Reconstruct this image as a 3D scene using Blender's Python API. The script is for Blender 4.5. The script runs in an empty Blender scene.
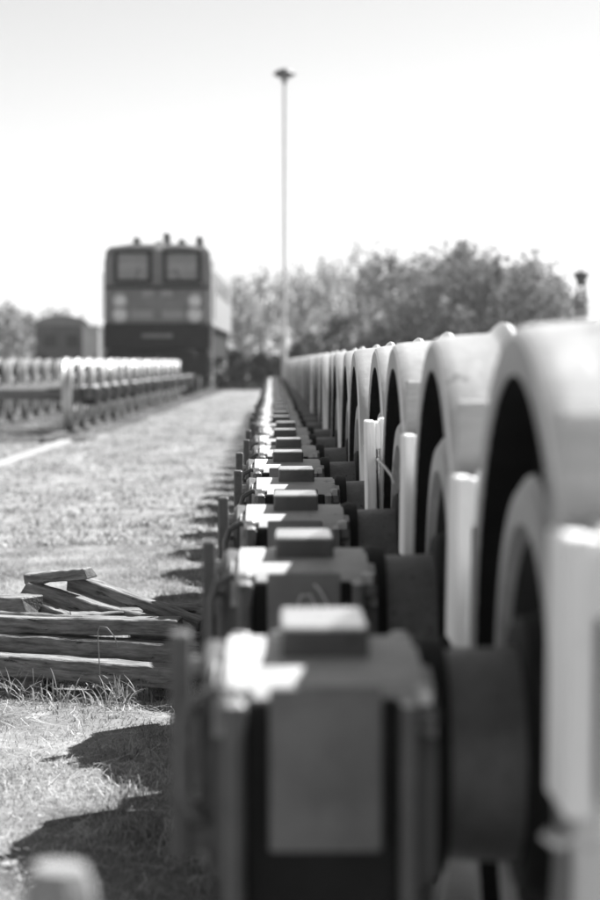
import bpy, bmesh, math, random
import numpy as np
from mathutils import Vector, Matrix
R = math.radians
random.seed(7); rng = np.random.default_rng(7)
scene = bpy.context.scene
col = scene.collection

# ------------------------------------------------------------------ camera
CAMH = 0.946
cam_d = bpy.data.cameras.new('camera'); cam = bpy.data.objects.new('camera', cam_d); col.objects.link(cam)
cam.location = (0, 0, CAMH)
cam.rotation_euler = (R(90 - 2.505), 0, R(-0.797))
cam_d.sensor_fit = 'VERTICAL'; cam_d.sensor_height = 36; cam_d.sensor_width = 24; cam_d.lens = 80.5
cam_d.clip_start = 0.05; cam_d.clip_end = 2000
cam_d.dof.use_dof = True; cam_d.dof.focus_distance = 5.85; cam_d.dof.aperture_fstop = 3.4; cam_d.dof.aperture_blades = 0
scene.camera = cam

# ------------------------------------------------------------------ light (black and white picture: neutral sky and sun)
sdir = Vector((0.68, 0.60, 1.0)).normalized()          # towards the sun
elev = math.asin(sdir.z); az = math.atan2(sdir.x, sdir.y)
w = bpy.data.worlds.new('World'); scene.world = w; w.use_nodes = True
nt = w.node_tree; nt.nodes.clear()
sky = nt.nodes.new('ShaderNodeTexSky'); sky.sky_type = 'NISHITA'; sky.sun_disc = False
sky.sun_elevation = elev; sky.sun_rotation = az; sky.air_density = 1.0; sky.dust_density = 0.4; sky.ozone_density = 1.0
bw = nt.nodes.new('ShaderNodeRGBToBW'); bg = nt.nodes.new('ShaderNodeBackground'); out = nt.nodes.new('ShaderNodeOutputWorld')
nt.links.new(sky.outputs[0], bw.inputs[0]); nt.links.new(bw.outputs[0], bg.inputs[0]); nt.links.new(bg.outputs[0], out.inputs[0])
bg.inputs[1].default_value = 0.058
sun_d = bpy.data.lights.new('sun', 'SUN'); sun_d.energy = 5.0; sun_d.angle = R(0.53); sun_d.color = (1, 1, 1)
sun = bpy.data.objects.new('sun', sun_d); col.objects.link(sun); sun.location = (8, 3, 12)
sun.rotation_euler = sdir.to_track_quat('Z', 'Y').to_euler()
vs = scene.view_settings
vs.view_transform = 'Standard'; vs.look = 'None'; vs.gamma = 1; vs.use_curve_mapping = False; vs.exposure = 1.5

GZ = -0.05                                             # ground level; rail heads are at 0

# ------------------------------------------------------------------ materials (all neutral grey)
def mat(name, c0, c1=None, rough=0.6, metal=0.0, scale=20, detail=6, bump=0.0, bscale=None, stretch=(1, 1, 1),
        fleck=None, fleck_amt=0.6, fleck_scale=30, island=0.0, spec=0.5, rough_var=0.0, trans=0.0):
    m = bpy.data.materials.new(name); m.use_nodes = True
    t = m.node_tree; b = t.nodes['Principled BSDF']; L = t.links.new
    if c1 is None: c1 = c0
    tc = t.nodes.new('ShaderNodeTexCoord'); mp = t.nodes.new('ShaderNodeMapping'); mp.inputs['Scale'].default_value = stretch
    L(tc.outputs['Object'], mp.inputs[0])
    oi = t.nodes.new('ShaderNodeObjectInfo')
    ad = t.nodes.new('ShaderNodeVectorMath'); ad.operation = 'ADD'; sc = t.nodes.new('ShaderNodeVectorMath'); sc.operation = 'SCALE'
    cb = t.nodes.new('ShaderNodeCombineXYZ'); cb.inputs[0].default_value = 1; cb.inputs[1].default_value = .7; cb.inputs[2].default_value = .3
    L(oi.outputs['Random'], sc.inputs['Scale']); sc.inputs[0].default_value = (37, 23, 11)
    L(mp.outputs[0], ad.inputs[0]); L(sc.outputs[0], ad.inputs[1])
    n = t.nodes.new('ShaderNodeTexNoise'); n.inputs['Scale'].default_value = scale; n.inputs['Detail'].default_value = detail; n.inputs['Roughness'].default_value = .65
    L(ad.outputs[0], n.inputs['Vector'])
    cr = t.nodes.new('ShaderNodeValToRGB'); cr.color_ramp.elements[0].position = .32; cr.color_ramp.elements[1].position = .68
    cr.color_ramp.elements[0].color = (c0, c0, c0, 1); cr.color_ramp.elements[1].color = (c1, c1, c1, 1)
    L(n.outputs['Fac'], cr.inputs[0]); colr = cr.outputs[0]
    if fleck is not None:
        n2 = t.nodes.new('ShaderNodeTexNoise'); n2.inputs['Scale'].default_value = fleck_scale; n2.inputs['Detail'].default_value = 8; n2.inputs['Roughness'].default_value = .7
        L(ad.outputs[0], n2.inputs['Vector'])
        r2 = t.nodes.new('ShaderNodeValToRGB'); r2.color_ramp.elements[0].position = fleck_amt; r2.color_ramp.elements[1].position = min(1, fleck_amt + .06)
        L(n2.outputs['Fac'], r2.inputs[0])
        mx = t.nodes.new('ShaderNodeMix'); mx.data_type = 'RGBA'; L(r2.outputs[0], mx.inputs['Factor']); L(colr, mx.inputs['A']); mx.inputs['B'].default_value = (fleck, fleck, fleck, 1)
        colr = mx.outputs['Result']
    if island:
        ge = t.nodes.new('ShaderNodeNewGeometry'); ma = t.nodes.new('ShaderNodeMapRange'); ma.inputs['To Min'].default_value = 1 - island; ma.inputs['To Max'].default_value = 1 + island
        L(ge.outputs['Random Per Island'], ma.inputs[0])
        mu = t.nodes.new('ShaderNodeVectorMath'); mu.operation = 'SCALE'; L(colr, mu.inputs[0]); L(ma.outputs[0], mu.inputs['Scale']); colr = mu.outputs[0]
    L(colr, b.inputs['Base Color'])
    b.inputs['Roughness'].default_value = rough; b.inputs['Metallic'].default_value = metal; b.inputs['Specular IOR Level'].default_value = spec
    if rough_var:
        mr = t.nodes.new('ShaderNodeMapRange'); mr.inputs['To Min'].default_value = rough - rough_var; mr.inputs['To Max'].default_value = rough + rough_var
        L(n.outputs['Fac'], mr.inputs[0]); L(mr.outputs[0], b.inputs['Roughness'])
    if bump:
        n3 = t.nodes.new('ShaderNodeTexNoise'); n3.inputs['Scale'].default_value = bscale or scale * 3; n3.inputs['Detail'].default_value = 6
        L(ad.outputs[0], n3.inputs['Vector'])
        bp = t.nodes.new('ShaderNodeBump'); bp.inputs['Strength'].default_value = bump; bp.inputs['Distance'].default_value = .01
        L(n3.outputs['Fac'], bp.inputs['Height']); L(bp.outputs[0], b.inputs['Normal'])
    if trans:
        tr = t.nodes.new('ShaderNodeBsdfTranslucent'); L(colr, tr.inputs[0]); ms = t.nodes.new('ShaderNodeMixShader'); ms.inputs[0].default_value = trans
        L(b.outputs[0], ms.inputs[1]); L(tr.outputs[0], ms.inputs[2]); L(ms.outputs[0], t.nodes['Material Output'].inputs[0])
    return m

M = {}
M['ground']  = mat('dry_grass_soil', .08, .29, rough=.95, scale=2.2, bump=.7, bscale=45, fleck=.34, fleck_amt=.58, fleck_scale=14, spec=.1)
M['grass']   = mat('dry_grass_blades', .17, .52, rough=.7, scale=2.6, island=.45, spec=.25, trans=.3)
M['tuft']    = mat('tuft_blades', .22, .34, rough=.55, scale=2, island=.5, spec=.4, trans=.3)
M['straw']   = mat('straw', .34, .46, rough=.6, scale=5, island=.3)
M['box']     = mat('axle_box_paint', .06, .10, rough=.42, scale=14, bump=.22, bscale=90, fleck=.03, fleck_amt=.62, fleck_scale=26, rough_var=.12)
M['plate']   = mat('guide_plate_steel', .09, .20, rough=.5, scale=6, bump=.15, bscale=70, fleck=.06, fleck_amt=.6, fleck_scale=12, rough_var=.12)
M['dust_lit_top']    = mat('dusty_sunlit_top_paint', .36, .50, rough=.5, scale=16, bump=.2, bscale=90, fleck=.16, fleck_amt=.6, fleck_scale=20)  # dust on upward faces, lightened to put the sunlight into the colour
M['seat_lit_top']    = mat('lit_seat_top_steel', .5, .65, rough=.2, metal=.8, scale=12, bump=.08, bscale=60, rough_var=.08)  # brighter than the seat sides; light on the top put into the colour
M['rim']     = mat('rim_face_paint', .12, .20, rough=.45, scale=6, bump=.2, bscale=60, fleck=.06, fleck_amt=.58, fleck_scale=8)
M['tyre']    = mat('tyre_steel', .42, .56, rough=.36, metal=.45, scale=5, bump=.14, bscale=50, fleck=.26, fleck_amt=.61, fleck_scale=9, rough_var=.12)
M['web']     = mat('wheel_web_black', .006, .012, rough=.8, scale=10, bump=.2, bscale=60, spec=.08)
M['hub']     = mat('wheel_hub_grey', .15, .25, rough=.4, scale=7, bump=.2, bscale=60, fleck=.09, fleck_amt=.6, fleck_scale=12)
M['axle']    = mat('axle_steel', .12, .19, rough=.45, metal=.2, scale=18, bump=.3, bscale=120, fleck=.06, fleck_amt=.6, fleck_scale=70)
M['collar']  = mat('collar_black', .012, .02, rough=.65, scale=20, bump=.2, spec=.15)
M['bolt']    = mat('bolt_steel', .35, .5, rough=.3, metal=.7, scale=30)
M['chalk']   = mat('chalk', .5, .7, rough=.95, scale=200)
M['spacer']  = mat('spacer_wood', .70, .82, rough=.7, scale=6, stretch=(9, 9, 1), bump=.5, bscale=10, fleck=.32, fleck_amt=.64, fleck_scale=16)
M['board']   = mat('upright_board', .36, .50, rough=.6, scale=5, stretch=(1, 9, 9), bump=.4, bscale=10, fleck=.2, fleck_amt=.63, fleck_scale=12)
M['rail']    = mat('rail_rust', .07, .13, rough=.6, scale=15, bump=.3)
M['sleeper'] = mat('sleeper_timber', .06, .11, rough=.9, scale=6, stretch=(1, 6, 6), bump=.4)
M['ballast'] = mat('ballast', .05, .2, rough=.95, scale=40, bump=.9, bscale=50)
M['wood']    = mat('weathered_timber', .06, .30, rough=.85, scale=9, stretch=(1.1, 7, 7), bump=1.0, bscale=14, fleck=.015, fleck_amt=.6, fleck_scale=7, spec=.25)
M['woodend'] = mat('timber_end_grain', .05, .10, rough=.9, scale=40, bump=.5, spec=.2)
M['conc']    = mat('concrete', .2, .3, rough=.9, scale=12, bump=.3)
M['lbody']   = mat('loco_paint', .11, .16, rough=.38, scale=2.5, fleck=.06, fleck_amt=.62, fleck_scale=5)
M['lside_lit']   = mat('loco_sunlit_side_paint', .3, .4, rough=.3, scale=2, fleck=.12, fleck_amt=.62, fleck_scale=4)  # flanks lighter than the front paint, their sunlight put into the colour
M['ldark']   = mat('loco_underframe', .008, .02, rough=.75, scale=6, spec=.2)
M['lframe']  = mat('loco_window_frame', .012, .02, rough=.6, scale=6, spec=.2)
M['lroof']   = mat('loco_roof', .10, .15, rough=.6, scale=4)
M['llight']  = mat('loco_lamp_glass', .5, .6, rough=.2, scale=5)
M['lplate']  = mat('loco_plate', .2, .28, rough=.5, scale=8)
M['glass']   = mat('window_glass', .12, .2, rough=.08, scale=1.5, spec=.8)
M['insul']   = mat('insulator', .03, .05, rough=.3, scale=5)
M['pole']    = mat('galvanised_pole', .45, .55, rough=.5, metal=.2, scale=4)
M['lamp']    = mat('lamp_head', .02, .03, rough=.5, scale=8)
M['leafl']   = mat('hazy_young_foliage', .36, .5, rough=.7, scale=.8, island=.5, spec=.3, trans=.35)  # pale young leaves, lightened further to put distance haze into the colour
M['leafm']   = mat('mid_foliage', .17, .27, rough=.7, scale=.8, island=.5, spec=.3, trans=.3)
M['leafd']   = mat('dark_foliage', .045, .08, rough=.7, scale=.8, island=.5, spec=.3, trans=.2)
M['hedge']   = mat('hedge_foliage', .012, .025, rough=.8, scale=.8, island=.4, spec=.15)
M['bark']    = mat('bark', .09, .16, rough=.9, scale=8, bump=.5)
M['wagon']   = mat('wagon_paint', .035, .06, rough=.6, scale=2)
M['cab']     = mat('cabinet_paint', .30, .36, rough=.5, scale=3)
M['stake']   = mat('stake_wood', .2, .3, rough=.85, scale=8, stretch=(9, 9, 1), bump=.4)

# ------------------------------------------------------------------ helpers
def tag(o, label=None, cat=None, group=None, kind=None):
    if label: o['label'] = label
    if cat: o['category'] = cat
    if group: o['group'] = group
    if kind: o['kind'] = kind
    return o
def empty(name, loc, label=None, cat=None, group=None):
    o = bpy.data.objects.new(name, None); col.objects.link(o); o.location = loc; o.empty_display_size = .1
    return tag(o, label, cat, group)
def obj(name, bm, m, parent=None, smooth=False, auto=None):
    bmesh.ops.recalc_face_normals(bm, faces=bm.faces)
    if auto is not None:
        for f in bm.faces: f.smooth = True
        ca = math.cos(R(auto))
        for e in bm.edges:
            if len(e.link_faces) == 2 and e.link_faces[0].normal.dot(e.link_faces[1].normal) < ca: e.smooth = False
    elif smooth:
        for f in bm.faces: f.smooth = True
    me = bpy.data.meshes.new(name); bm.to_mesh(me); bm.free()
    for x in (m if isinstance(m, (list, tuple)) else [m]): me.materials.append(x)
    o = bpy.data.objects.new(name, me); col.objects.link(o); o.parent = parent
    return o
def npobj(name, v, f, m, parent=None, smooth=False):
    v = np.asarray(v, np.float32); f = np.asarray(f, np.int32); k = f.shape[1]
    me = bpy.data.meshes.new(name); me.vertices.add(len(v)); me.vertices.foreach_set('co', v.ravel())
    me.loops.add(f.size); me.loops.foreach_set('vertex_index', f.ravel())
    me.polygons.add(len(f)); me.polygons.foreach_set('loop_start', np.arange(0, f.size, k, dtype=np.int32))
    me.polygons.foreach_set('loop_total', np.full(len(f), k, np.int32))
    if smooth: me.polygons.foreach_set('use_smooth', np.ones(len(f), bool))
    me.update(calc_edges=True); me.validate(); me.materials.append(m)
    o = bpy.data.objects.new(name, me); col.objects.link(o); o.parent = parent
    return o
def box(bm, x0, x1, y0, y1, z0, z1, bev=0.0, seg=2):
    t = bmesh.new() if bev else bm
    r = bmesh.ops.create_cube(t, size=1)
    bmesh.ops.scale(t, vec=(abs(x1 - x0), abs(y1 - y0), abs(z1 - z0)), verts=r['verts'])
    bmesh.ops.translate(t, vec=((x0 + x1) / 2, (y0 + y1) / 2, (z0 + z1) / 2), verts=r['verts'])
    if bev:
        bmesh.ops.bevel(t, geom=list(t.edges), offset=bev, segments=seg, affect='EDGES', profile=.6)
        merge(bm, t)
    return bm
def merge(bm, t):
    tm = bpy.data.meshes.new('tmp'); t.to_mesh(tm); t.free(); bm.from_mesh(tm); bpy.data.meshes.remove(tm)
def lathe(bm, prof, seg=48, axis='X', c=(0, 0, 0), closed=False):
    """prof: (along, radius); revolves about axis through c"""
    rings = []
    for a, r in prof:
        ring = []
        for k in range(seg):
            t = 2 * math.pi * k / seg; p, q = r * math.cos(t), r * math.sin(t)
            v = {'X': (a, p, q), 'Y': (p, a, q), 'Z': (p, q, a)}[axis]
            ring.append(bm.verts.new((v[0] + c[0], v[1] + c[1], v[2] + c[2])))
        rings.append(ring)
    n = len(rings)
    for i in range(n if closed else n - 1):
        a, b = rings[i], rings[(i + 1) % n]
        for k in range(seg): bm.faces.new((a[k], a[(k + 1) % seg], b[(k + 1) % seg], b[k]))
    if not closed:
        for ring, (a, r) in ((rings[0], prof[0]), (rings[-1], prof[-1])):
            if r > 1e-4: bm.faces.new(ring)
    return bm
def tube(bm, pts, rad, seg=8):
    pts = [Vector(p) for p in pts]; rs = rad if isinstance(rad, (list, tuple)) else [rad] * len(pts)
    rings = []
    for i, p in enumerate(pts):
        d = (pts[min(i + 1, len(pts) - 1)] - pts[max(i - 1, 0)]).normalized()
        a = d.orthogonal().normalized() if i == 0 else (rings[-1][1] - d * rings[-1][1].dot(d)).normalized()
        b = d.cross(a)
        rings.append(([bm.verts.new(p + (a * math.cos(2 * math.pi * k / seg) + b * math.sin(2 * math.pi * k / seg)) * rs[i]) for k in range(seg)], a))
    for (r0, _), (r1, _) in zip(rings, rings[1:]):
        for k in range(seg): bm.faces.new((r0[k], r0[(k + 1) % seg], r1[(k + 1) % seg], r1[k]))
    bm.faces.new(rings[0][0]); bm.faces.new(rings[-1][0])
    return bm
def extrude_yz(bm, poly, x0, x1):
    a = [bm.verts.new((x0, y, z)) for y, z in poly]; b = [bm.verts.new((x1, y, z)) for y, z in poly]
    n = len(poly)
    for k in range(n): bm.faces.new((a[k], a[(k + 1) % n], b[(k + 1) % n], b[k]))
    bm.faces.new(a); bm.faces.new(b)
    return bm
def copy_tree(o, parent=None, skip=()):
    c = o.copy(); col.objects.link(c); c.parent = parent
    for ch in o.children:
        if ch.name.split('.')[0] not in skip: copy_tree(ch, c, skip)
    return c

# ------------------------------------------------------------------ ground
def hgt(x, y):
    """gentle relief of the ground"""
    b = (np.sin(x * 1.7 + y * .63) * .5 + np.sin(x * .9 - y * 1.31 + 1.3) * .5 + np.sin(x * 4.1 + y * 2.7) * .25 + np.sin(x * 7.3 - y * 5.1 + .7) * .15 + np.sin(y * 11.3 + x * 9.7) * .07)
    fade = np.clip(np.abs(x - 1.09) / 1.1 - .75, .15, 1)
    return GZ + b * .012 * fade
xs = np.unique(np.concatenate([np.linspace(-400, -8, 30), np.linspace(-8, -2.2, 60), np.linspace(-2.2, .6, 90), np.linspace(.6, 8, 50), np.linspace(8, 400, 30)]))
ys = np.unique(np.concatenate([np.linspace(-40, 2, 20), np.linspace(2, 12, 200), np.linspace(12, 40, 140), np.linspace(40, 120, 40), np.linspace(120, 900, 20)]))
X, Y = np.meshgrid(xs, ys); Z = hgt(X, Y)
nx, ny = len(xs), len(ys)
idx = np.arange(nx * ny).reshape(ny, nx)
F = np.stack([idx[:-1, :-1], idx[:-1, 1:], idx[1:, 1:], idx[1:, :-1]], -1).reshape(-1, 4)
g = npobj('ground', np.stack([X, Y, Z], -1).reshape(-1, 3), F, M['ground'], smooth=True); tag(g, kind='structure')

# short dry grass blades where the lens can tell them apart
def blades(n, xr, yr, hr, wr, name, m, dens=None, lean=.6):
    x = rng.uniform(xr[0], xr[1], n); y = yr[0] + (yr[1] - yr[0]) * rng.random(n) ** 1.5
    if dens is not None:
        k = rng.random(n) < dens(x, y); x, y = x[k], y[k]; n = len(x)
    z = hgt(x, y) - .003
    h = rng.uniform(hr[0], hr[1], n) * (.6 + .8 * rng.random(n) ** 2); wd = rng.uniform(wr[0], wr[1], n); a = rng.uniform(0, 2 * np.pi, n)
    la = rng.uniform(0, 2 * np.pi, n); ln = rng.uniform(.1, lean, n) * h * 1.6
    h = h * (.45 + .9 * np.clip(.5 + .5 * np.sin(x * 9.1 + 2 * np.sin(y * 4.3)) * np.sin(y * 6.7 + 2 * np.sin(x * 7.7)), 0, 1))
    dx, dy = np.cos(a) * wd / 2, np.sin(a) * wd / 2; lx, ly = np.cos(la) * ln, np.sin(la) * ln
    P = np.empty((n, 5, 3))
    P[:, 0] = np.stack([x - dx, y - dy, z], -1); P[:, 1] = np.stack([x + dx, y + dy, z], -1)
    P[:, 2] = np.stack([x + dx * .8 + lx * .35, y + dy * .8 + ly * .35, z + h * .6], -1)
    P[:, 3] = np.stack([x - dx * .8 + lx * .35, y - dy * .8 + ly * .35, z + h * .6], -1)
    P[:, 4] = np.stack([x + lx, y + ly, z + h * (1 - .25 * lean)], -1)
    b = np.arange(n)[:, None] * 5
    T = np.concatenate([b + [0, 1, 2], b + [0, 2, 3], b + [3, 2, 4]], 0)
    return npobj(name, P.reshape(-1, 3), T, m)
def patch(x, y):
    return .18 + .82 * np.clip(.5 + .5 * np.sin(x * 5.1 + 1.7 * np.sin(y * 1.9)) * np.sin(y * 2.3 + 1.2 * np.sin(x * 3.7)), 0, 1)
gr = blades(260000, (-1.7, .15), (3.0, 11), (.010, .032), (.0014, .0036), 'grass', M['grass'], patch, 1.1)
tag(gr, 'short dry grass on the path between the wheelset rows', 'grass', kind='stuff')
gr = blades(110000, (-6, .1), (11, 66), (.02, .045), (.008, .02), 'grass', M['grass'], lambda x, y: patch(x, y) * np.clip((66 - y) / 40, 0, 1), .9)
tag(gr, 'sparser dry grass on the path towards the locomotive', 'grass', kind='stuff')

# pale straw stalks lying on the ground
n = 2600; x = rng.uniform(-1.5, .05, n); y = rng.uniform(3.1, 9.5, n); a = rng.uniform(0, np.pi, n); l = rng.uniform(.03, .13, n) / 2; wd = rng.uniform(.0004, .0009, n)
z = hgt(x, y) + rng.uniform(.008, .026, n); tz = rng.uniform(-.006, .012, n); bend = rng.uniform(-.3, .3, n)
c_, s_ = np.cos(a), np.sin(a); P = np.empty((n, 6, 3))
for j, t_ in enumerate((-1, 0, 1)):
    for q, e in enumerate((-1, 1)):
        off = bend * l * (1 - t_ * t_) + e * wd
        P[:, j * 2 + q] = np.stack([x + c_ * l * t_ - s_ * off, y + s_ * l * t_ + c_ * off, z + tz * t_], -1)
b_ = np.arange(n)[:, None] * 6
o = npobj('straw', P.reshape(-1, 3), np.concatenate([b_ + [0, 1, 3, 2], b_ + [2, 3, 5, 4]], 0), M['straw']); tag(o, 'loose pale straw scattered over the short grass', 'straw', kind='stuff')

# tracks
def track(name_rail, cx0, y0, cx1, y1, label, sleepers=True):
    d = Vector((cx1 - cx0, y1 - y0, 0)); L = d.length; ang = math.atan2(-d.x, d.y)
    root = empty('railway_track', (cx0, y0, 0)); root.rotation_euler.z = ang
    tag(root, kind='structure')
    for s in (-1, 1):
        bm = bmesh.new(); c = s * .752
        prof = [(-.034, 0), (-.036, -.012), (-.03, -.03), (-.009, -.04), (-.009, -.11), (-.06, -.125), (-.06, -.135), (.06, -.135), (.06, -.125), (.009, -.11), (.009, -.04), (.03, -.03), (.036, -.012), (.034, 0)]
        a = [bm.verts.new((c + x, 0, z + .0055)) for x, z in prof]; b = [bm.verts.new((c + x, L, z + .0055)) for x, z in prof]
        for k in range(len(prof)): bm.faces.new((a[k], a[(k + 1) % len(prof)], b[(k + 1) % len(prof)], b[k]))
        bm.faces.new(a); bm.faces.new(b)
        obj('rail', bm, M['rail'], root)
    bm = bmesh.new(); box(bm, -1.25, 1.25, -.12, .12, -.14, -.035, .01, 1); sm = obj('sleeper', bm, M['sleeper'], root)
    sm.location.y = .4
    k = 1
    while .4 + k * .65 < L:
        c = sm.copy(); col.objects.link(c); c.location.y = .4 + k * .65; k += 1
    return root
ROWX = 1.088
track('rail', ROWX, 1.2, ROWX, 47, '')
def ltx(y): return -3.13 + (y - 55) * .0155
track('rail', ltx(25), 25, ltx(95), 95, '')

# ------------------------------------------------------------------ wheelset
AX = 0.5
def wheel_profile():
    # d: distance outward from the middle of the axle
    tyre = [(.815, .432), (.816, .474), (.812, .482), (.803, .487), (.79, .489), (.76, .4915), (.722, .494), (.712, .498), (.704, .508), (.696, .513), (.686, .510), (.681, .50), (.680, .435)]
    web = [(.682, .4352), (.682, .415), (.70, .395), (.715, .30), (.72, .11), (.79, .11), (.765, .20), (.748, .30), (.742, .405), (.755, .42), (.805, .429), (.813, .4322)]
    hub = [(.66, .105), (.66, .17), (.70, .19), (.75, .325), (.792, .318), (.803, .302), (.804, .262), (.79, .245), (.745, .205), (.75, .165), (.806, .155), (.812, .148), (.812, .105)]
    return tyre, web, hub
def make_wheelset():
    root = empty('wheelset', (0, 0, 0))
    bm = bmesh.new(); lathe(bm, [(-.93, .088), (-.92, .118), (-.80, .122), (-.64, .10), (-.5, .082), (.5, .082), (.64, .10), (.80, .122), (.92, .118), (.93, .088)], 32, 'X', (0, 0, AX))
    obj('axle', bm, M['axle'], root, auto=35)
    for s in (-1, 1):
        tyre, web, hub = wheel_profile()
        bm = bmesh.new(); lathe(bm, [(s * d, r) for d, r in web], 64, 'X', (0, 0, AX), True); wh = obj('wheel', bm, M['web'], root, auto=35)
        bm = bmesh.new(); lathe(bm, [(s * d, r) for d, r in tyre], 96, 'X', (0, 0, AX), True)
        for f in bm.faces: f.material_index = 1 if min(abs(v.co.x) for v in f.verts) > .8145 or max(abs(v.co.x) for v in f.verts) < .6815 else 0
        obj('tyre', bm, [M['tyre'], M['rim']], wh, auto=30)
        bm = bmesh.new(); lathe(bm, [(s * d, r) for d, r in hub], 64, 'X', (0, 0, AX), True)
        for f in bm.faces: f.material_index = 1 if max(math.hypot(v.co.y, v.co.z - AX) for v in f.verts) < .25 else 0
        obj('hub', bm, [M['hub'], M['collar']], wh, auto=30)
        # axle box: housing lies along the axle
        bm = bmesh.new()
        poly = [(-.20, .40)] + [(-.205 * math.copysign(abs(math.cos(t)) ** .75, math.cos(t)), .52 + .108 * math.sin(t) ** .85) for t in np.linspace(0, math.pi, 21)] + [(.20, .40), (.13, .345), (-.13, .345)]
        t = bmesh.new(); extrude_yz(t, poly, s * .915, s * 1.15)
        ends = [e for e in t.edges if abs(e.verts[0].co.x - e.verts[1].co.x) < 1e-6]
        bmesh.ops.recalc_face_normals(t, faces=t.faces)
        bmesh.ops.bevel(t, geom=ends, offset=.012, segments=2, affect='EDGES'); merge(bm, t)
        # guide flanges front and back
        for q in (-1, 1):
            for d0, d1 in ((1.138, 1.116), (.956, .936)):
                box(bm, s * d0, s * d1, q * .19, q * .240, .37, .60, .005, 1)
        bm.normal_update(); bmesh.ops.recalc_face_normals(bm, faces=bm.faces)
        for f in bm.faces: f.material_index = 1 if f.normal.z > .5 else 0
        bx = obj('axle_box', bm, [M['box'], M['dust_lit_top']], root, auto=35)
        for q in (-1, 1):
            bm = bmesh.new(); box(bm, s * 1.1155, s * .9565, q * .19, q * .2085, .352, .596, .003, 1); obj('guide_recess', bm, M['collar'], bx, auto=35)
            bm = bmesh.new(); box(bm, s * 1.091, s * .975, q * .207, q * .228, .442, .612, .005, 2); obj('guide_plate', bm, M['plate'], bx, auto=35)
        bm = bmesh.new()
        t = bmesh.new(); extrude_yz(t, [(-.088, .618), (-.092, .657), (.092, .657), (.088, .618)], s * 1.078, s * .982)
        bmesh.ops.recalc_face_normals(t, faces=t.faces); bmesh.ops.bevel(t, geom=list(t.edges), offset=.003, segments=1, affect='EDGES'); merge(bm, t)
        bm.normal_update(); bmesh.ops.recalc_face_normals(bm, faces=bm.faces)
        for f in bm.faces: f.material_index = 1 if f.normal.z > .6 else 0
        obj('spring_seat', bm, [M['box'], M['seat_lit_top']], bx, auto=35)
        bm = bmesh.new(); lathe(bm, [(s * .895, .09), (s * .895, .132), (s * .917, .136), (s * .93, .13)], 32, 'X', (0, 0, AX)); obj('dust_collar', bm, M['collar'], bx, auto=35)
        bm = bmesh.new(); lathe(bm, [(s * 1.14, .128), (s * 1.158, .13), (s * 1.166, .122), (s * 1.168, .07), (s * 1.18, .06), (s * 1.182, .0)], 32, 'X', (0, 0, AX)); cv = obj('end_cover', bm, M['box'], bx, auto=35)
        for k in range(6):
            a = 2 * math.pi * k / 6 + .3
            bm = bmesh.new(); lathe(bm, [(s * 1.16, .012), (s * 1.18, .012), (s * 1.18, 0)], 6, 'X', (0, .1 * math.cos(a), AX + .1 * math.sin(a))); obj('bolt', bm, M['bolt'], cv)
        # earth strap bar and lifting handle on the outer end
        bm = bmesh.new(); box(bm, s * 1.176, s * 1.198, -.13, -.085, .41, .655, .003, 1); box(bm, s * 1.15, s * 1.19, -.125, -.09, .42, .445, .002, 1); obj('end_bar', bm, M['box'], bx, auto=35)
        bm = bmesh.new(); tube(bm, [(s * 1.11, -.182, .600), (s * 1.15, -.190, .604), (s * 1.172, -.192, .59), (s * 1.18, -.192, .565), (s * 1.18, -.192, .50), (s * 1.168, -.19, .47), (s * 1.13, -.18, .46)], .0065, 8); obj('handle', bm, M['box'], bx, smooth=True)
        for d in (1.128, .93):
            for q in (-1, 1):
                bm = bmesh.new(); box(bm, s * (d - .014), s * (d + .014), q * .16, q * .232, .574, .594, .004, 1)
                obj('lug', bm, M['box'], bx, auto=35)
                bm = bmesh.new(); lathe(bm, [(.59, .013), (.608, .013), (.611, .010), (.611, 0)], 6, 'Z', (s * d, q * .212, 0)); obj('lug_bolt', bm, M['bolt'], bx)
    return root
proto = make_wheelset()
S = 1.06; GRP = 'wheelsets of the long row beside the timber pile'
LAB = 'steel wheelset with dark axle boxes in the long row beside the timber pile'
N = 37
ORD = ['first', 'second', 'third', 'fourth', 'fifth', 'sixth', 'seventh', 'eighth', 'ninth', 'tenth', 'eleventh', 'twelfth']
jit = {1: 0, 2: -.004, 3: -.006, 4: .008, 5: -.006, 6: .004}
for n in range(N):
    o = proto if n == 0 else copy_tree(proto, None, ('bolt', 'lug', 'lug_bolt', 'handle') if n > 22 else ())
    o.rotation_euler.z = random.uniform(-.004, .004)
    o.location = (ROWX + jit.get(n + 1, random.uniform(-.012, .012)), 2.335 + n * S - (.065 if n == 0 else 0) + random.uniform(-.008, .008), 0)
    tag(o, LAB, 'wheelset', GRP)
    if 1 < n < 12: o['label'] = ORD[n] + ' wheelset of the long row, counted from the wooden stake'
    if n == 0: tag(o, 'end wheelset of the long row, its near axle box beside the short wooden stake', 'wheelset', GRP)
    if n == 1: tag(o, 'wheelset with a chalk scribble on the guide plate of its axle box', 'wheelset', GRP); second = o
    if n == 3: tag(o, 'wheelset with a bent pale wire sticking out by its wheel', 'wheelset', GRP)
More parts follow.
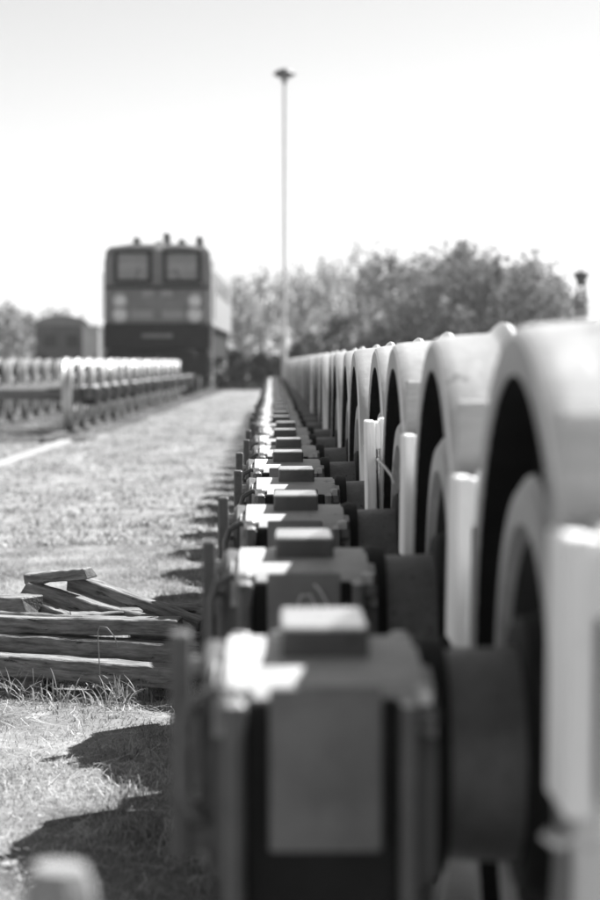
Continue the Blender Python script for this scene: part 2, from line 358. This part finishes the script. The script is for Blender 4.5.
# timber spacers wedged between neighbouring wheels
def make_spacer():
    root = empty('wheel_spacer', (0, 0, 0))
    bm = bmesh.new()     # wedge board between the treads (x across the tread, y along the row)
    t = bmesh.new(); extrude_yz(t, [(-.030, .535), (-.055, .805), (.055, .805), (.030, .535)], .278, .405)
    bmesh.ops.recalc_face_normals(t, faces=t.faces); bmesh.ops.bevel(t, geom=list(t.edges), offset=.004, segments=1, affect='EDGES'); merge(bm, t)
    obj('wedge_board', bm, M['spacer'], root)
    bm = bmesh.new(); box(bm, .252, .415, .058, .085, .70, .905, .005, 1); obj('upright_board', bm, M['board'], root)
    bm = bmesh.new(); box(bm, .243, .267, -.058, .0585, .56, .800, .003, 1); obj('cheek_board', bm, M['spacer'], root)
    bm = bmesh.new(); box(bm, .2665, .2785, -.05, .03, .73, .797, .002, 1); obj('cleat', bm, M['spacer'], root)
    bm = bmesh.new(); tube(bm, [(.256, -.03, .58), (.256, -.034, .548), (.250, -.04, .538), (.238, -.045, .536), (.228, -.045, .546)], .0055, 8); obj('hook', bm, M['bolt'], root, smooth=True)
    return root
sp0 = make_spacer()
for n in range(4):
    o = sp0 if n == 0 else copy_tree(sp0, None, ('upright_board',) if n > 2 else ())
    o.location = (random.uniform(-.004, .004), 2.335 + n * S - .53 - (.065 if n == 0 else 0), random.uniform(-.012, .012)); o.rotation_euler.y = random.uniform(-.02, .02)
    tag(o, 'pale timber spacer wedged between two wheels of the long row', 'spacer', 'timber spacers between the wheels')
    o['label'] = 'pale timber spacer wedged between the %s and %s wheels counted from the stake' % (ORD[n - 1], ORD[n])
    if n == 0: tag(o, 'pale timber spacer on the end wheel of the long row', 'spacer', 'timber spacers between the wheels')
# chalk scribble on the second axle box
bx2 = [c for c in second.children if c.name.split('.')[0] == 'axle_box'][0]
bm = bmesh.new()
pl = [(-1.050 + .06 * u, -.2288, .535 + .06 * v) for u, v in ((.25, .0), (.1, .35), (.2, .7), (.45, .72), (.6, .4), (.5, .05), (.3, -.1), (.55, -.35), (.85, -.3), (.95, .1), (.9, .5), (.7, .85), (.55, 1.0))]
tube(bm, pl, .0016, 5); obj('chalk_mark', bm, M['chalk'], bx2, smooth=True)
# bent wire hanging by the fourth wheel
y4 = 2.335 + 3 * S
bm = bmesh.new()
def px(x, y, Yd): return ((x - 272) * Yd / 2012, Yd, CAMH - (y - 362) * Yd / 2012)
tube(bm, [px(x, y, .258 * 2012 / (x - 272)) for x, y in ((394, 483), (392, 476), (386, 468), (381, 462), (374, 457), (367, 450), (364, 446))], .0034, 6)
o = obj('bent_wire', bm, M['chalk'], None, smooth=True); tag(o, 'pale bent wire poking out between two wheels of the long row', 'wire')

# left row on the locomotive's track
n = 0; y = 28.0; ang = -math.atan(.0155)
while y < 52.5:
    o = copy_tree(proto, None, ('bolt', 'lug', 'lug_bolt', 'handle')); o.location = (ltx(y) + random.uniform(-.02, .02), y, 0); o.rotation_euler.z = ang
    tag(o, 'steel wheelset standing in the row in front of the locomotive', 'wheelset', 'wheelsets in front of the locomotive')
    if n < 5: o['label'] = ORD[n] + ' wheelset of the row facing the locomotive, counted from its open end'
    o.rotation_euler.z += random.uniform(-.012, .012); y += 1.62 + random.uniform(-.07, .07); n += 1

# ------------------------------------------------------------------ timber pile
def plank(p0, p1, w_, h_, label, roll=0, name='timber', taper=1.0, light=False):
    """beam with its near long edge along p0-p1 (top front edge), w_ deep, h_ high"""
    a = Vector(p0); b = Vector(p1); d = b - a; L = d.length
    bm = bmesh.new(); nseg = 10
    rows = []
    for i in range(nseg + 1):
        f = i / nseg; k = 1 + (taper - 1) * f
        wob = [(random.uniform(-1, 1) * .0022, random.uniform(-1, 1) * .0022) for _ in range(4)]
        c = [(0, 0), (w_ * k, 0), (w_ * k, -h_ * k), (0, -h_ * k)]
        rows.append([bm.verts.new((L * f + (random.uniform(-.014, .014) if i in (0, nseg) else 0), y + q[0], z + q[1])) for (y, z), q in zip(c, wob)])
    for r0, r1 in zip(rows, rows[1:]):
        for k in range(4): bm.faces.new((r0[k], r0[(k + 1) % 4], r1[(k + 1) % 4], r1[k]))
    e0 = bm.faces.new(rows[0]); e1 = bm.faces.new(rows[-1]); e0.material_index = e1.material_index = 1
    bmesh.ops.recalc_face_normals(bm, faces=bm.faces)
    sharp = [e for e in bm.edges if len(e.link_faces) == 2 and e.link_faces[0].normal.dot(e.link_faces[1].normal) < .6]
    bmesh.ops.bevel(bm, geom=sharp, offset=.004, segments=1, affect='EDGES')
    o = obj(name, bm, [M['wood'], M['woodend']])
    xa = d.normalized(); up = Vector((0, 0, 1)); ya = up.cross(xa).normalized(); za = xa.cross(ya)
    o.matrix_world = Matrix.Translation(a) @ Matrix((xa, ya, za)).transposed().to_4x4() @ Matrix.Rotation(R(roll), 4, 'X')
    return tag(o, label, 'timber', 'timbers of the broken pile')
plank(px(-60, 651, 6.05), px(181, 671, 5.86), .10, .062, 'lowest long timber of the pile, lying nearest the grass tufts')
plank(px(-60, 632, 6.12), px(196, 647, 6.0), .10, .062, 'dark thick timber lying on the lowest one in the pile')
plank(px(-70, 616, 6.16), px(176, 621, 6.06), .09, .050, 'straight squared timber crossing the top of the lower layers')
plank(px(-40, 597, 6.35), px(23, 598, 6.25), .10, .066, 'dark short block at the outer end of the pile with a pale sawn end')
plank(px(70, 575, 6.46), px(196, 619, 6.26), .05, .055, 'long board sloping down off the pile towards the wheelsets')
plank(px(24, 582, 6.40), px(122, 613, 6.28), .05, .05, 'second sloping board tucked under the longest sloping one')
plank(px(23, 575, 6.43), px(85, 569, 6.37), .075, .034, 'short board on top of the pile, tilted up')
plank(px(160, 607, 6.42), px(215, 604, 6.42), .08, .045, 'short offcut at the wheelset side of the pile')
plank(px(72, 616, 6.22), px(140, 611, 6.26), .10, .022, 'thin pale-topped slat lying across the squared timber')
plank(px(14, 670, 6.02), px(40, 671, 6.0), .10, .085, 'short bearer block under the lowest timber')
plank(px(120, 667, 6.18), px(150, 668, 6.16), .10, .08, 'hidden bearer block deep under the stacked timbers')
plank(px(-20, 655, 6.30), px(40, 655, 6.30), .2, .16, 'squat block packed behind the stacked timbers')
plank(px(130, 630, 6.26), px(200, 633, 6.24), .18, .17, 'squat block packed behind the timbers on the wheelset side')

for (a_, b_, w__, h__, lab) in (
    ((8, 657, 5.99), (150, 668, 5.88), .022, .010, 'jagged pale splinter lying along the lowest timber'),
    ((96, 606, 6.30), (190, 625, 6.14), .03, .018, 'narrow lath slanting across the squared timber'),
    ((130, 600, 6.44), (206, 611, 6.34), .05, .03, 'short dark board end beside the longest sloping board'),
    ((30, 601, 6.36), (66, 616, 6.24), .04, .03, 'stubby offcut wedged beside the dark block'),
    ((-10, 612, 6.20), (80, 617, 6.13), .03, .014, 'thin lath lying on the squared timber by the dark block'),
    ((150, 655, 6.02), (206, 660, 5.92), .05, .04, 'stubby piece poking out below the dark thick timber')):
    plank(px(*a_), px(*b_), w__, h__, lab, taper=.75)
# tufts round the pile
def tuft(x, y, n, h, label):
    bm = bmesh.new(); z = float(hgt(np.array(x), np.array(y)))
    for k in range(n):
        a = random.uniform(0, 6.28); ln = random.uniform(.15, 1.0) * h; hh = h * random.uniform(.45, 1); w_ = random.uniform(.002, .004)
        bx_, by_ = random.gauss(0, .02), random.gauss(0, .02)
        dx, dy = math.cos(a), math.sin(a); px_, py_ = -dy * w_, dx * w_
        prev = None
        for i in range(6):
            f = i / 5; r_ = ln * f ** 1.8; zz = hh * (f - .35 * (ln / h) * f ** 3); ww = 1 - f * .9
            v = (bm.verts.new((bx_ + dx * r_ + px_ * ww, by_ + dy * r_ + py_ * ww, zz - .004)), bm.verts.new((bx_ + dx * r_ - px_ * ww, by_ + dy * r_ - py_ * ww, zz - .004)))
            if prev: bm.faces.new((prev[0], prev[1], v[1], v[0]))
            prev = v
    o = obj('grass_tuft', bm, M['tuft'], None, smooth=True); o.location = (x, y, z)
    return tag(o, label, 'grass tuft', 'grass tufts along the timber pile')
for xx, yy, nn, hh in ((128, 705, 36, .13), (145, 702, 34, .12), (112, 707, 24, .11), (165, 700, 22, .10), (60, 705, 16, .12), (25, 702, 18, .13), (5, 700, 14, .13), (85, 706, 14, .09), (45, 704, 12, .08), (178, 696, 18, .09)):
    Yd = .996 * 2012 / (yy - 362)
    tuft((xx - 272) * Yd / 2012, Yd, nn, hh, 'tuft of long grass blades growing along the foot of the timber pile')
for xx, yy in ((150, 740), (165, 770), (130, 760), (175, 810), (155, 840), (120, 800), (185, 735), (190, 560), (200, 545), (175, 548), (215, 520)):
    Yd = .996 * 2012 / (yy - 362)
    o = tuft((xx - 272) * Yd / 2012, Yd, 26, random.uniform(.05, .085), 'low grass tuft in the shadow along the long wheelset row'); o['group'] = 'low grass tufts along the wheelset row'
# bowed dry stalk in front of the timbers
bm = bmesh.new(); tube(bm, [px(118, 650, 5.83), px(114, 638, 5.83), px(106, 628, 5.83), px(99, 627, 5.83), px(97, 633, 5.83), px(98, 655, 5.84), px(100, 702, 5.86)], .0017, 5)
o = obj('dry_stalk', bm, M['tuft'], None, smooth=True); tag(o, 'bowed dry grass stalk arching in front of the timbers', 'grass stalk')

# short stake beside the first axle box
bm = bmesh.new()
rr = random.Random(3); base = []
rings = []
for i, (zz, k) in enumerate(((-.25, 1.0), (.1, .95), (.25, .9), (.40, .86), (.44, .78), (.457, .6))):
    rings.append([bm.verts.new((.033 * k * c + rr.uniform(-.002, .002), .033 * k * s_ + rr.uniform(-.002, .002), zz)) for c, s_ in ((-1, -.42), (-.42, -1), (.42, -1), (1, -.42), (1, .42), (.42, 1), (-.42, 1), (-1, .42))])
for a, b in zip(rings, rings[1:]):
    for k in range(8): bm.faces.new((a[k], a[(k + 1) % 8], b[(k + 1) % 8], b[k]))
bm.faces.new(rings[0]); bm.faces.new(rings[-1])
o = obj('wooden_stake', bm, M['stake'], None); o.location = (-.160, 1.5, .110); tag(o, 'short pale wooden stake standing beside the end axle box', 'stake')

# concrete edging beside the left track
bm = bmesh.new(); box(bm, -.07, .07, 0, 7.6, -.12, .03, .012, 1)
o = obj('concrete_edging', bm, M['conc']); o.location = (-2.66, 17.5, GZ); o.rotation_euler.z = -.012; tag(o, 'pale concrete edging strip lying beside the locomotive track', 'edging')

# ------------------------------------------------------------------ locomotive
def locomotive():
    root = empty('electric_locomotive', (ltx(55), 55, 0), 'old boxy electric locomotive with twin cab windows and dark skirt', 'locomotive')
    root.rotation_euler.z = -.0105
    L = 18.0
    # body shell: cross sections along its length
    def sec(y, wd, zt, z0=1.95):
        h = wd / 2
        return [(-h, y, z0), (-h, y, 3.45), (-h + .04, y, zt - .16), (-h + .16, y, zt - .03), (-h * .5, y, zt + .05), (h * .5, y, zt + .05), (h - .16, y, zt - .03), (h - .04, y, zt - .16), (h, y, 3.45), (h, y, z0)]
    bm = bmesh.new(); S_ = []
    for y_, wd, zt in ((.22, 2.72, 4.05), (.30, 2.94, 4.12), (.8, 3.0, 4.14), (L - .8, 3.0, 4.14), (L - .1, 2.8, 4.05)):
        S_.append([bm.verts.new(p) for p in sec(y_, wd, zt)])
    for a, b in zip(S_, S_[1:]):
        for k in range(10): bm.faces.new((a[k], a[(k + 1) % 10], b[(k + 1) % 10], b[k]))
    bm.faces.new(S_[0]); bm.faces.new(S_[-1])
    bm.normal_update(); bmesh.ops.recalc_face_normals(bm, faces=bm.faces)
    for f in bm.faces:
        f.material_index = 1 if abs(f.normal.x) > .7 and f.calc_center_median().y > .5 else (2 if f.normal.z > .35 else 0)
    obj('body', bm, [M['lbody'], M['lside_lit'], M['lroof']], root)
    bm = bmesh.new(); box(bm, -1.38, 1.38, .10, .26, 1.97, 2.98, .05, 2); obj('nose_panel', bm, M['lbody'], root, auto=35)
    bm = bmesh.new(); box(bm, -1.42, 1.42, .07, .10 + .2, 2.93, 3.02, .02, 1); obj('waist_rail', bm, M['lframe'], root)
    for s in (-1, 1):
        bm = bmesh.new(); x0, x1 = sorted((s * .14, s * 1.2))
        box(bm, x0, x1, .15, .25, 3.08, 4.0, .04, 2); wf = obj('window', bm, M['lframe'], root, auto=35)
        bm = bmesh.new(); box(bm, x0 + .12, x1 - .12, .132, .16, 3.2, 3.9, .03, 2); obj('pane', bm, M['glass'], wf, auto=35)
        bm = bmesh.new(); tube(bm, [(s * .62, .12, 3.1), (s * .5, .12, 3.5)], .012, 6); obj('wiper', bm, M['ldark'], wf)
        for zz, rr_ in ((2.62, .19), (2.24, .21)):
            bm = bmesh.new(); lathe(bm, [(.12, rr_ + .05), (.04, rr_ + .04), (.04, rr_), (.07, rr_)], 24, 'Y', (s * 1.02, 0, zz)); lp = obj('lamp', bm, M['lplate'], root, auto=40)
            bm = bmesh.new(); lathe(bm, [(.09, rr_), (.05, rr_ * .9), (.025, rr_ * .5), (.02, 0)], 24, 'Y', (s * 1.02, 0, zz)); obj('lens', bm, M['llight'], lp, smooth=True)
        bm = bmesh.new(); box(bm, *sorted((s * .10, s * .42)), .07, .12, 2.72, 2.90, .02, 1); obj('nose_plate', bm, M['lplate'], root)
        bm = bmesh.new(); box(bm, *sorted((s * .12, s * .74)), .08, .12, 2.12, 2.36, .015, 1); obj('grille', bm, M['lplate'], root)
        # buffers
        bm = bmesh.new(); lathe(bm, [(0, .0), (.02, .22), (.05, .23), (.08, .1), (.5, .1), (.5, .17), (.62, .18)], 24, 'Y', (s * .88, -.55, 1.06)); obj('buffer', bm, M['ldark'], root, auto=35)
        # cab steps and handrails
        bm = bmesh.new(); box(bm, *sorted((s * 1.30, s * 1.5)), .3, .95, .55, .6); box(bm, *sorted((s * 1.30, s * 1.5)), .3, .95, 1.0, 1.05); box(bm, *sorted((s * 1.46, s * 1.5)), .28, .36, .5, 2.0); box(bm, *sorted((s * 1.46, s * 1.5)), .9, .98, .5, 2.0); obj('step', bm, M['conc'], root)
        bm = bmesh.new(); tube(bm, [(s * 1.54, .6, 2.1), (s * 1.54, .6, 3.4)], .02, 6); obj('handrail', bm, M['pole'], root)
        bm = bmesh.new(); box(bm, *sorted((s * 1.495, s * 1.515)), .75, 1.35, 2.05, 3.75, .01, 1); obj('door', bm, M['lside_lit'], root)
        for k in range(6):
            bm = bmesh.new(); box(bm, *sorted((s * 1.49, s * 1.512)), 3.0 + k * 2.1, 4.2 + k * 2.1, 2.9, 3.5, .02, 1); obj('side_window', bm, M['glass'], root)
    bm = bmesh.new(); box(bm, -1.45, 1.45, .0, .3, 1.30, 1.99, .03, 1); bb = obj('buffer_beam', bm, M['ldark'], root, auto=35)
    bm = bmesh.new(); box(bm, -.42, .42, -.02, .03, 1.60, 1.72, .01, 1); obj('number_plate', bm, M['lbody'], bb)
    bm = bmesh.new(); box(bm, -1.40, 1.40, .12, .32, .55, 1.28, .04, 1); obj('skirt', bm, M['ldark'], root, auto=35)
    bm = bmesh.new(); tube(bm, [(0, .1, 1.1), (0, -.25, 1.05), (0, -.38, .95), (0, -.3, .8)], .05, 8); obj('coupling_hook', bm, M['ldark'], root)
    bm = bmesh.new(); box(bm, -1.35, 1.35, .6, L - .5, 1.1, 1.98); obj('underframe', bm, M['ldark'], root)
    for yc in (2.6, 4.6, 6.6, L - 6.6, L - 4.6, L - 2.6):
        for s in (-1, 1):
            bm = bmesh.new(); lathe(bm, [(s * .68, .0), (s * .68, .64), (s * .71, .61), (s * .82, .60), (s * .82, .5), (s * .78, .45), (s * .84, .15), (s * .86, 0)], 40, 'X', (0, yc, .6)); obj('wheel', bm, M['ldark'], root, auto=35)
    for yc in (4.6, L - 4.6):
        for s in (-1, 1):
            bm = bmesh.new(); box(bm, *sorted((s * .92, s * 1.12)), yc - 2.9, yc + 2.9, .55, 1.02, .04, 1); obj('bogie_frame', bm, M['ldark'], root)
    # roof equipment
    for (xx, yy, hh) in ((-.62, 1.0, .26), (.22, .9, .36), (.62, 1.2, .22), (1.12, 1.0, .32), (-.62, 6.4, .25), (1.02, 6.4, .25)):
        zb = 4.18 - abs(xx) * .06
        bm = bmesh.new(); lathe(bm, [(zb - .1, .05), (zb + .02, .15), (zb + .05, .09), (zb + .09, .14), (zb + .12, .09), (zb + hh * .8, .12), (zb + hh, .04), (zb + hh + .03, 0)], 12, 'Z', (xx, yy, 0)); obj('insulator', bm, M['insul'], root, smooth=True)
    bm = bmesh.new(); lathe(bm, [(-.03, .0), (-.02, .13), (.25, .14)], 20, 'Y', (0.05, .12, 4.12)); obj('roof_lamp', bm, M['llight'], root, auto=40)
locomotive()

# ------------------------------------------------------------------ lamp posts
Yp = 60.0; sp = Yp / 2012
root = empty('lamp_post', ((284.5 - 272) * sp, Yp, GZ), 'tall slender lamp post with dark mushroom head rising behind the wheelsets', 'lamp post')
top = CAMH + (362 - 74) * sp - GZ
bm = bmesh.new(); lathe(bm, [(-.1, .09), (1.2, .085), (1.25, .065), (top - .25, .042)], 16, 'Z'); obj('pole', bm, M['pole'], root, auto=40)
bm = bmesh.new(); lathe(bm, [(.0, .30), (.03, .34), (.09, .30), (.17, .18), (.21, .05), (.22, 0)], 24, 'Z', (0, 0, top - .12)); hd = obj('lamp_head', bm, M['lamp'], root, smooth=True)
bm = bmesh.new(); lathe(bm, [(.02, .24), (-.06, .2), (-.1, .08), (-.2, .075), (-.24, .06)], 20, 'Z', (0, 0, top - .12)); obj('lens', bm, M['lroof'], hd, smooth=True)
Yq = 58.0; sq = Yq / 2012
root = empty('signal_post', ((581 - 272) * sq, Yq, GZ), 'low post lantern with a dark inverted cone head on two thin rods', 'lantern')
def zq(y): return CAMH + (362 - y) * sq - GZ
for dx in (-.09, .09):
    bm = bmesh.new(); lathe(bm, [(-.1, .045), (zq(284), .04)], 8, 'Z', (dx, 0, 0)); obj('rod', bm, M['lamp'], root)
bm = bmesh.new(); box(bm, -.2, .2, -.06, .06, zq(318) - .04, zq(318) + .04, .01, 1); obj('cross_bar', bm, M['pole'], root)
bm = bmesh.new(); lathe(bm, [(zq(286), .09), (zq(285), .10), (zq(274), .24), (zq(273), .25), (zq(272.4), .22), (zq(271.6), .05), (zq(268.5), .035), (zq(268), 0)], 8, 'Z'); obj('lantern_head', bm, M['lamp'], root)

# ------------------------------------------------------------------ trees
def tree(x, y, h, rad, m, n, label, name='tree', leaf=.14, trunk=.14, low=.15, group='trees behind the yard', seed=0, sparse=False):
    rs = np.random.default_rng(seed + 100); rp = random.Random(seed)
    root = empty(name, (x, y, GZ), label, 'tree' if h > 3 else 'bush', group)
    bm = bmesh.new(); tips = []
    tube(bm, [(0, 0, -.1), (rp.uniform(-.1, .1), 0, h * .3), (rp.uniform(-.2, .2), rp.uniform(-.2, .2), h * .6), (rp.uniform(-.3, .3), 0, h * .9)], [trunk, trunk * .8, trunk * .5, trunk * .15], 7)
    for k in range(11):
        a = rp.uniform(0, 6.28); z0 = h * rp.uniform(.15, .6); l = rad * rp.uniform(.6, 1.05); z1 = min(h * 1.0, z0 + l * rp.uniform(.5, 1.3))
        e = (math.cos(a) * l, math.sin(a) * l, z1); tips.append(e)
        tube(bm, [(0, 0, z0), (e[0] * .5, e[1] * .5, z0 + (z1 - z0) * .6), e], [trunk * .45, trunk * .25, trunk * .08], 5)
    if h > 3:
        for k in range(70):
            a = rp.uniform(0, 6.28); q = rad * rp.uniform(.05, .8); z0 = h * rp.uniform(.3, .72); l = h * rp.uniform(.16, .34); o_ = rp.uniform(.1, .5) * l
            p0 = (math.cos(a) * q, math.sin(a) * q, z0); zt_ = min(z0 + l, h * rp.uniform(.9, 1.06))
            tube(bm, [p0, (p0[0] + math.cos(a) * o_ * .4, p0[1] + math.sin(a) * o_ * .4, z0 + (zt_ - z0) * .55), (p0[0] + math.cos(a) * o_, p0[1] + math.sin(a) * o_, zt_)], [.028, .018, .006], 4)
    obj('trunk', bm, M['bark'], root)
    nb = 110
    f = rs.random(nb); a = rs.uniform(0, 6.28, nb); lob = 1 + .28 * np.sin(a * 2 + seed) + .22 * np.sin(a * 3 + f * 7 + seed * 2.1)
    sh = np.sqrt(np.clip(1 - (1.55 * f - .55) ** 2, .03, 1))
    r_ = rad * np.sqrt(rs.random(nb)) * sh * lob
    zt = low + (1 - low) * f * (1 - .16 * rs.random(nb))
    c = np.stack([np.cos(a) * r_, np.sin(a) * r_, h * zt], -1)
    br = rs.uniform(.10, .24, nb) * rad
    n = int(n * (.62 if h > 3 else 1)); k = rs.integers(0, nb, n); d = rs.normal(size=(n, 3)); d /= np.linalg.norm(d, axis=1)[:, None]
    p = c[k] + d * (br[k] * rs.random(n) ** (.6))[:, None] * np.array([1, 1, 1.7])
    p[:, 2] = np.clip(p[:, 2], .05, None)
    u = rs.normal(size=(n, 3)); u /= np.linalg.norm(u, axis=1)[:, None]; v = np.cross(u, rs.normal(size=(n, 3))); v /= np.linalg.norm(v, axis=1)[:, None]
    s_ = leaf * rs.uniform(.5, 1.2, n)[:, None]
    V = np.stack([p - u * s_, p + v * s_ * .45, p + u * s_, p - v * s_ * .45], 1).reshape(-1, 3)
    npobj('crown', V, np.arange(4 * n).reshape(-1, 4), m, root)
    return root
def tp(xp, yp, Yd): return (xp - 272) * Yd / 2012, CAMH + (362 - yp) * Yd / 2012 - GZ
TREES = [  # pixel x, pixel top, distance, radius m, material, leaves, label
 (238, 276, 104, 2.0, 'leafl', 2600, 'small grey tree showing just beside the locomotive flank'),
 (262, 272, 108, 2.3, 'leafl', 2652, 'pale loose tree left of the tall lamp post'),
 (300, 266, 106, 2.4, 'leafl', 3060, 'pale loose tree right behind the tall lamp post'),
 (330, 258, 104, 2.6, 'leafl', 3060, 'pale rounded tree between the lamp post and the tallest trees'),
 (362, 247, 100, 2.7, 'leafl', 3264, 'tall pale tree with light airy crown behind the long row'),
 (392, 250, 98, 2.7, 'leafm', 5440, 'tall mid-grey tree with ragged top behind the long row'),
 (425, 268, 92, 2.4, 'leafm', 5780, 'mid-grey tree in the gap between the two tallest trees'),
 (458, 248, 86, 3.0, 'leafm', 8840, 'tall bushy tree with dense spreading crown'),
 (495, 258, 84, 2.8, 'leafm', 8160, 'bushy tree with feathery upper twigs'),
 (530, 262, 86, 2.7, 'leafm', 7140, 'bushy tree at the open end of the tree belt'),
 (556, 290, 88, 1.8, 'leafm', 3740, 'low tree dropping away beside the low lantern'),
]
for i, (xp, yp, Yd, rad, m, n, lab) in enumerate(TREES):
    x, h = tp(xp, yp, Yd); tree(x, Yd, h, rad, M[m], n, lab, seed=i, leaf=.17)
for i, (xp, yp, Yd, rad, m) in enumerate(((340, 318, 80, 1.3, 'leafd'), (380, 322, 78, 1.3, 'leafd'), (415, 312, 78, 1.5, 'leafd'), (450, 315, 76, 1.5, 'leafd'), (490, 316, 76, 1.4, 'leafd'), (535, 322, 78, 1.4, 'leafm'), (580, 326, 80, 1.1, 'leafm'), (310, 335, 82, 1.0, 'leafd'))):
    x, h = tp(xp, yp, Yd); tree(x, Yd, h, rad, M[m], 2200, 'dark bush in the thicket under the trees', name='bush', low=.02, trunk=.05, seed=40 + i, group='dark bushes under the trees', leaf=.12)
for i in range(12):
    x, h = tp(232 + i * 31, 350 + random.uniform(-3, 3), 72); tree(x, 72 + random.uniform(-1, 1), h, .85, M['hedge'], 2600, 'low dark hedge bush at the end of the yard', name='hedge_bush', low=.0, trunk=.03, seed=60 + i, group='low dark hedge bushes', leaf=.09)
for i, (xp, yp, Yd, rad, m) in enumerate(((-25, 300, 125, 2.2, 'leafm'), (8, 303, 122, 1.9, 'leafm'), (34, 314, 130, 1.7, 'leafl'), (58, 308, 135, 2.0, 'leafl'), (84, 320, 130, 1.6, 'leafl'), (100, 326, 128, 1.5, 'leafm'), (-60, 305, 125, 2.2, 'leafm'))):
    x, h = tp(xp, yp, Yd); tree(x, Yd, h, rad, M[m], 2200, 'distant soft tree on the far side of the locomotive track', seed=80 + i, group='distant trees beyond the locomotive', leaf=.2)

# ------------------------------------------------------------------ far wagon and cabinet
Yw = 98.0; sw = Yw / 2012
root = empty('freight_wagon', ((62 - 272) * sw, Yw, GZ), 'dark covered wagon with rounded roof seen end-on in the distance', 'wagon')
bm = bmesh.new(); box(bm, -1.25, 1.25, 0, 9, 1.0, 2.75, .04, 1); obj('body', bm, M['wagon'], root)
bm = bmesh.new()
rf = [(-1.36 * math.cos(t), 2.74 + .5 * math.sin(t)) for t in np.linspace(0, math.pi, 14)]
a = [bm.verts.new((x, -.1, z)) for x, z in rf]; b = [bm.verts.new((x, 9.1, z)) for x, z in rf]
for k in range(13): bm.faces.new((a[k], a[k + 1], b[k + 1], b[k]))
bm.faces.new(a); bm.faces.new(b); bm.faces.new((a[0], a[-1], b[-1], b[0])); obj('roof', bm, M['lroof'], root, auto=40)
for s in (-1, 1):
    bm = bmesh.new(); box(bm, *sorted((s * .25, s * .85)), -.05, .02, 1.7, 2.3, .02, 1); obj('end_panel', bm, M['lframe'], root)
    bm = bmesh.new(); lathe(bm, [(-.5, 0), (-.5, .22), (-.45, .22), (-.42, .1), (.02, .12)], 16, 'Y', (s * .87, 0, 1.1)); obj('buffer', bm, M['ldark'], root)
    for yc in (1.8, 7.2):
        bm = bmesh.new(); lathe(bm, [(s * .7, 0), (s * .7, .5), (s * .84, .48), (s * .84, 0)], 24, 'X', (0, yc, .5)); obj('wheel', bm, M['ldark'], root)
bm = bmesh.new(); box(bm, -1.2, 1.2, .1, 8.9, .75, 1.02); obj('underframe', bm, M['ldark'], root)
Yc = 92.0; sc_ = Yc / 2012
root = empty('equipment_cabinet', ((91 - 272) * sc_, Yc, GZ), 'pale upright equipment cabinet between the wagon and the locomotive', 'cabinet')
hc = CAMH + (362 - 326) * sc_ - GZ
bm = bmesh.new(); box(bm, -.38, .38, 0, .7, .08, hc - .08, .02, 1); obj('body', bm, M['cab'], root)
bm = bmesh.new(); box(bm, -.43, .43, -.05, .75, hc - .08, hc, .02, 1); obj('lid', bm, M['lplate'], root)
bm = bmesh.new(); box(bm, -.40, .40, -.02, .72, -.1, .08); obj('plinth', bm, M['conc'], root)
bm = bmesh.new(); box(bm, -.33, .33, -.02, .0, .2, hc - .2, .005, 1); dr = obj('door', bm, M['cab'], root)
bm = bmesh.new(); box(bm, .22, .26, -.04, -.015, hc * .45, hc * .55); obj('handle', bm, M['ldark'], dr)

# ------------------------------------------------------------------ hazy air
bm = bmesh.new(); box(bm, -120, 120, -8, 170, -1.2, 14)
hz = obj('haze', bm, []); tag(hz, 'pale sunlit haze over the yard', 'haze', kind='stuff')
hm = bpy.data.materials.new('haze_air'); hm.use_nodes = True; ht = hm.node_tree; ht.nodes.clear()
pv = ht.nodes.new('ShaderNodeVolumePrincipled'); ho = ht.nodes.new('ShaderNodeOutputMaterial')
pv.inputs['Color'].default_value = (.95, .95, .95, 1); pv.inputs['Density'].default_value = .0004; pv.inputs['Anisotropy'].default_value = .3
ht.links.new(pv.outputs[0], ho.inputs['Volume']); hz.data.materials.append(hm)
